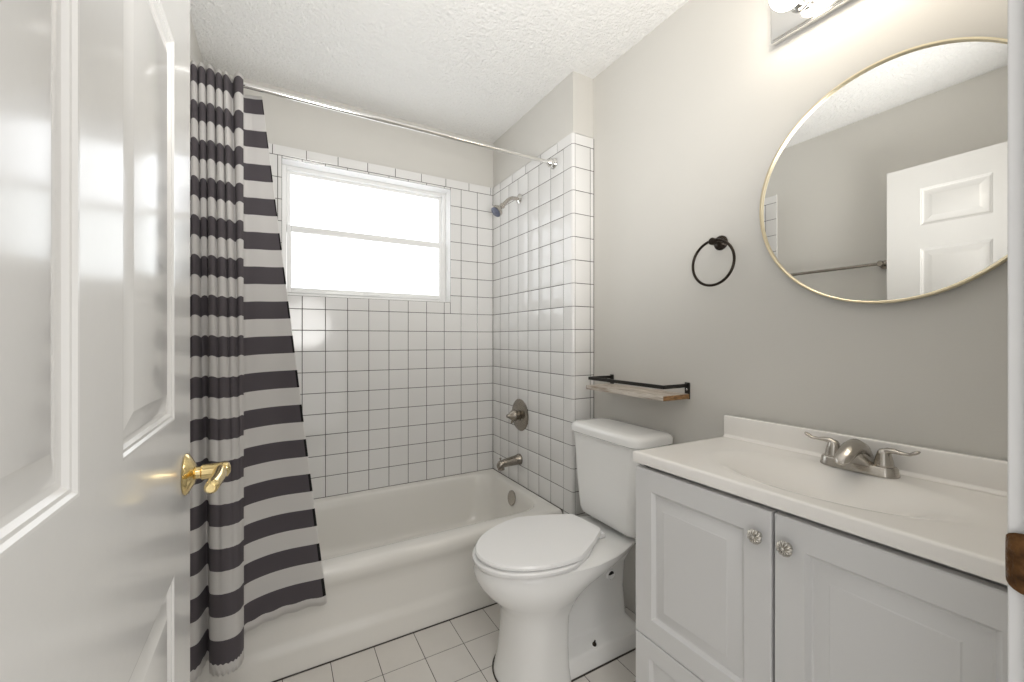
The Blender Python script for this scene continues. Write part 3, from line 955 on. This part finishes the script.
for i in range(NB + NS + 1):
    body = i <= NB
    q = i / NB if body else (i - NB) / NS
    if body:
        tp = spline(body_top, q * (len(body_top) - 1)); tz = spline([(z,) for z in body_z], q * (len(body_z) - 1))[0]
        bp_ = spline(body_bot, q * (len(body_bot) - 1)); bz = 0.227 + 0.003 * q
        sm = (-.285 + (-.0955 + .285) * q, 1.673)
    else:
        tp = spline(strip_top, q * 5); tz = spline([(z,) for z in strip_z], q * 5)[0]
        bp_ = spline(strip_bot, q * 5); bz = 0.230 + 0.026 * q
        sm = tp
    for j in range(NV + 1):
        v = j / NV
        k_ = (1 - v) ** 1.5
        x = sm[0] + (bp_[0] - sm[0]) * v + (tp[0] - sm[0]) * k_
        y = sm[1] + (bp_[1] - sm[1]) * v + (tp[1] - sm[1]) * k_
        z = tz + (bz - tz) * v
        wob = v * (1 - v) * 2
        y += 0.005 * math.sin(q * 14 + v * 5.0) * wob
        if v > 0.985: z += 0.003 * math.sin(i * 0.9)
        cv.append(Vector((x, y, z))); cuv.append((i / (NB + NS), v))
for i in range(NB + NS):
    for j in range(NV):
        q = i * (NV + 1) + j
        cf.append([q, q + 1, q + NV + 2, q + NV + 1])
cm = MB().add(cv, cf)
cur = cm.build('shower_curtain', CLOTH, origin=(-0.1, 1.7, 0.24), angle=80)
tag(cur, 'grey and white striped shower curtain bunched at the left of the tub', 'shower curtain')
uvl = cur.data.uv_layers.new(name='UVMap')
for lp_ in cur.data.loops:
    uvl.data[lp_.index].uv = cuv[lp_.vertex_index]
sol = cur.modifiers.new('cloth_thickness', 'SOLIDIFY')
sol.thickness = 0.0012

hook = None
hook_spots = [(-.265, 'behind the door edge'), (-.240, ''), (-.214, ''), (-.190, ''), (-.168, ''), (-.147, ''), (-.1, '')]
hook_label = ['metal curtain hook on the rod, nearest the left wall', 'metal curtain hook on the rod, second from the left wall', 'metal curtain hook on the rod, third from the left wall',
              'metal curtain hook on the rod, fourth from the left wall', 'metal curtain hook on the rod, third before the curtain edge', 'metal curtain hook on the rod, next to last before the curtain edge',
              'metal curtain hook on the rod at the free edge of the curtain']
for (hx, _), lb in zip(hook_spots, hook_label):
    if hook is None:
        pts = []
        for i in range(25):
            a = math.radians(-60 + 300 * i / 24)
            pts.append((hx, RODY + 0.0175 * math.cos(a), RODZ + 0.003 + 0.0175 * math.sin(a)))
        pts += [(hx, RODY - 0.010, RODZ - 0.022), (hx, RODY - 0.013, RODZ - 0.030), (hx, RODY - 0.018, RODZ - 0.033)]
        hook = MB().tube(pts, 0.0016, 8).build('curtain_hook', DNICKEL, origin=(hx, RODY, RODZ))
        h = hook
    else:
        h = hook.copy(); COL.objects.link(h); h.location = (hx, RODY, RODZ)
    tag(h, lb, 'curtain hook', 'curtain hooks on the shower rod')

# ------------------------------------------------------------------ shower fittings
SHY = 2.05
shw = thing('showerhead', (XA, SHY, 1.98), 'brushed nickel shower head on a bent arm, high on the tiled end wall', 'shower head')
MB().lathe([(0.030, 0.0), (0.030, 0.002), (0.026, 0.007), (0.015, 0.012), (0.0115, 0.014)], (XA, SHY, 1.98), (-1, 0, 0), 28).build('flange', CHROME, shw)
ap = []
for i in range(9):
    t = i / 8
    a = math.radians(50 * min(1, max(0, (t - 0.25) / 0.4)))
    ap.append(None)
ap = [(0.0, 0.0), (0.03, 0.0), (0.045, -0.001), (0.058, -0.006), (0.070, -0.014), (0.082, -0.025), (0.100, -0.044), (0.112, -0.057)]
MB().tube([(XA - a, SHY, 1.98 + z) for a, z in ap], 0.0105, 16).build('arm', NICKEL, shw)
hd_o = Vector((XA - 0.105, SHY, 1.98 - 0.050))
hd_a = Vector((-0.72, -0.05, -0.69)).normalized()
MB().lathe([(0.013, 0.0), (0.0155, 0.004), (0.0155, 0.012), (0.013, 0.016), (0.013, 0.022), (0.017, 0.030), (0.026, 0.042), (0.0325, 0.050), (0.0335, 0.056), (0.0335, 0.066), (0.031, 0.068)], hd_o, hd_a, 32).build('head', NICKEL, shw)
tag(MB().lathe([(0.0308, 0.066), (0.0305, 0.0705), (0.027, 0.073), (0.009, 0.0735), (0.006, 0.075), (0.0001, 0.075)], hd_o, hd_a, 32).build('spray_face', RUBBER, shw), 'dark blue-grey spray face')

VYc, VZc = 2.04, 0.748
vlv = thing('shower_valve', (XA, VYc, VZc), 'round nickel shower valve plate with cone handle above the tub spout', 'shower valve')
MB().lathe([(0.0895, 0.0), (0.0905, 0.003), (0.086, 0.007), (0.070, 0.0095), (0.058, 0.0105), (0.040, 0.014), (0.034, 0.016), (0.0001, 0.016)], (XA, VYc, VZc), (-1, 0, 0), 48).build('escutcheon', DNICKEL, vlv)
hm = MB().lathe([(0.026, 0.014), (0.026, 0.030), (0.030, 0.032), (0.033, 0.036), (0.033, 0.046), (0.029, 0.054), (0.019, 0.067), (0.012, 0.076), (0.009, 0.083), (0.008, 0.088), (0.0001, 0.090)], (XA, VYc, VZc), (-1, 0, 0), 28)
hm.tube([(XA - 0.045, VYc, VZc - 0.02), (XA - 0.05, VYc + 0.01, VZc - 0.040), (XA - 0.052, VYc + 0.012, VZc - 0.048)], [0.007, 0.006, 0.003], 12)
hm.build('handle', DNICKEL, vlv)

SPY, SPZ = 2.045, 0.492
spt = thing('tub_spout', (XA, SPY, SPZ), 'brushed nickel tub spout with a pull-up diverter over the bathtub', 'tub spout')
sb = MB()
path = [(0.0, 0.002, 0.031, 0.031), (0.010, 0.002, 0.031, 0.031), (0.014, 0.001, 0.028, 0.028), (0.05, -0.002, 0.0265, 0.0255), (0.09, -0.005, 0.0245, 0.0225), (0.115, -0.008, 0.023, 0.021), (0.132, -0.012, 0.0215, 0.0195), (0.141, -0.018, 0.017, 0.014)]
rings = []
for a, z, ry, rz in path:
    rings.append([Vector((XA - a, SPY + ry * math.cos(2 * PI * k / 24), SPZ + z + rz * math.sin(2 * PI * k / 24))) for k in range(24)])
sb.loft(rings)
sb.lathe([(0.0185, 0.0), (0.0190, 0.012), (0.0190, 0.019), (0.015, 0.019), (0.014, 0.012), (0.0001, 0.012)], (XA - 0.121, SPY, SPZ - 0.021), (0.0, 0, -1), 24)
sb.build('body', DNICKEL, spt, angle=45)
MB().lathe([(0.003, -0.006), (0.003, 0.010), (0.006, 0.012), (0.0065, 0.016), (0.004, 0.019), (0.0001, 0.0195)], (XA - 0.126, SPY, SPZ + 0.008), (0, 0, 1), 16).build('diverter_knob', DNICKEL, spt)

# ------------------------------------------------------------------ towel bar on the left wall (seen in the mirror)
tbz = 1.592
twb = thing('towel_bar', (XL, 1.23, tbz), 'chrome towel bar on the left wall, seen in the round mirror', 'towel bar')
MB().tube([(XL + 0.062, 0.955, tbz), (XL + 0.062, 1.515, tbz)], 0.0088, 16).build('bar', DNICKEL, twb)
for y in (0.985, 1.498):
    MB().lathe([(0.025, 0.0), (0.025, 0.004), (0.018, 0.008), (0.011, 0.014), (0.010, 0.040), (0.014, 0.046), (0.0165, 0.052), (0.0165, 0.070), (0.013, 0.075), (0.0001, 0.0755)], (XL, y, tbz), (1, 0, 0), 24).build('post', DNICKEL, twb)

# ------------------------------------------------------------------ the open door
DXF, DT = -0.133, 0.035
DY0, DY1 = 0.112, 0.9265
DZ0, DZ1 = 0.012, 2.045
yl = [DY0, DY0 + 0.1145, DY1 - 0.478, DY1 - 0.373, DY1 - 0.128, DY1]
zl = [DZ0, 0.235, 0.825, 1.058, 1.630, 1.742, 1.928, DZ1]
dm = MB()
prof = [(0, 0), (0.0025, -0.0004), (0.005, -0.0030), (0.008, -0.0034), (0.011, -0.0070), (0.015, -0.0080), (0.018, -0.0078), (0.042, -0.0020), (0.044, -0.0014)]
for side in (0, 1):
    if side == 0:
        def Pd(u, v, h): return Vector((DXF + h, u, v))
    else:
        def Pd(u, v, h): return Vector((DXF - DT - h, u, v))
    for i in range(5):
        for k in range(7):
            r = (yl[i], yl[i + 1], zl[k], zl[k + 1])
            if i in (1, 3) and k in (1, 3, 5): panel_rings(dm, Pd, r, prof)
            else: quad(dm, Pd, *r, 0.0)
for (ya, yb_) in ((DY0, DY0), (DY1, DY1)):
    dm.add([Vector((DXF, ya, DZ0)), Vector((DXF - DT, ya, DZ0)), Vector((DXF - DT, ya, DZ1)), Vector((DXF, ya, DZ1))], [[0, 1, 2, 3]])
for z in (DZ0, DZ1):
    dm.add([Vector((DXF, DY0, z)), Vector((DXF - DT, DY0, z)), Vector((DXF - DT, DY1, z)), Vector((DXF, DY1, z))], [[0, 1, 2, 3]])
door = struct(dm.build('door_1', DOORW, origin=(DXF, DY0, DZ0), angle=18))
HY, HZ = DY1 - 0.049, 0.953
for side in (1, -1):
    xf = DXF if side == 1 else DXF - DT
    def hx(d): return xf + side * d
    dh_ = MB()
    dh_.lathe([(0.0335, 0.0), (0.0345, 0.002), (0.033, 0.005), (0.026, 0.009), (0.019, 0.013), (0.0135, 0.0155)], (xf, HY, HZ), (side, 0, 0), 40)
    rose = dh_.build('handle_rose', BRASS, door)
    lv = MB()
    k_ = 1.0 if side == 1 else 0.8
    lv.lathe([(0.0105, 0.012), (0.0105, 0.022), (0.0130, 0.024), (0.0130, 0.052 * k_), (0.0135, 0.054 * k_), (0.0125, 0.060 * k_), (0.006, 0.064 * k_), (0.0001, 0.0645 * k_)], (xf, HY, HZ), (side, 0, 0), 28)
    lv.tube([(hx(0.050 * k_), HY + 0.002, HZ), (hx(0.050 * k_), HY - 0.02, HZ), (hx(0.050 * k_), HY - 0.05, HZ - 0.001), (hx(0.047 * k_), HY - 0.075, HZ - 0.002), (hx(0.046 * k_), HY - 0.092, HZ - 0.002), (hx(0.046 * k_), HY - 0.096, HZ - 0.002)],
            [0.011, 0.0105, 0.010, 0.0098, 0.0095, 0.006], 18)
    lv.build('handle_lever', BRASS, door, angle=45)
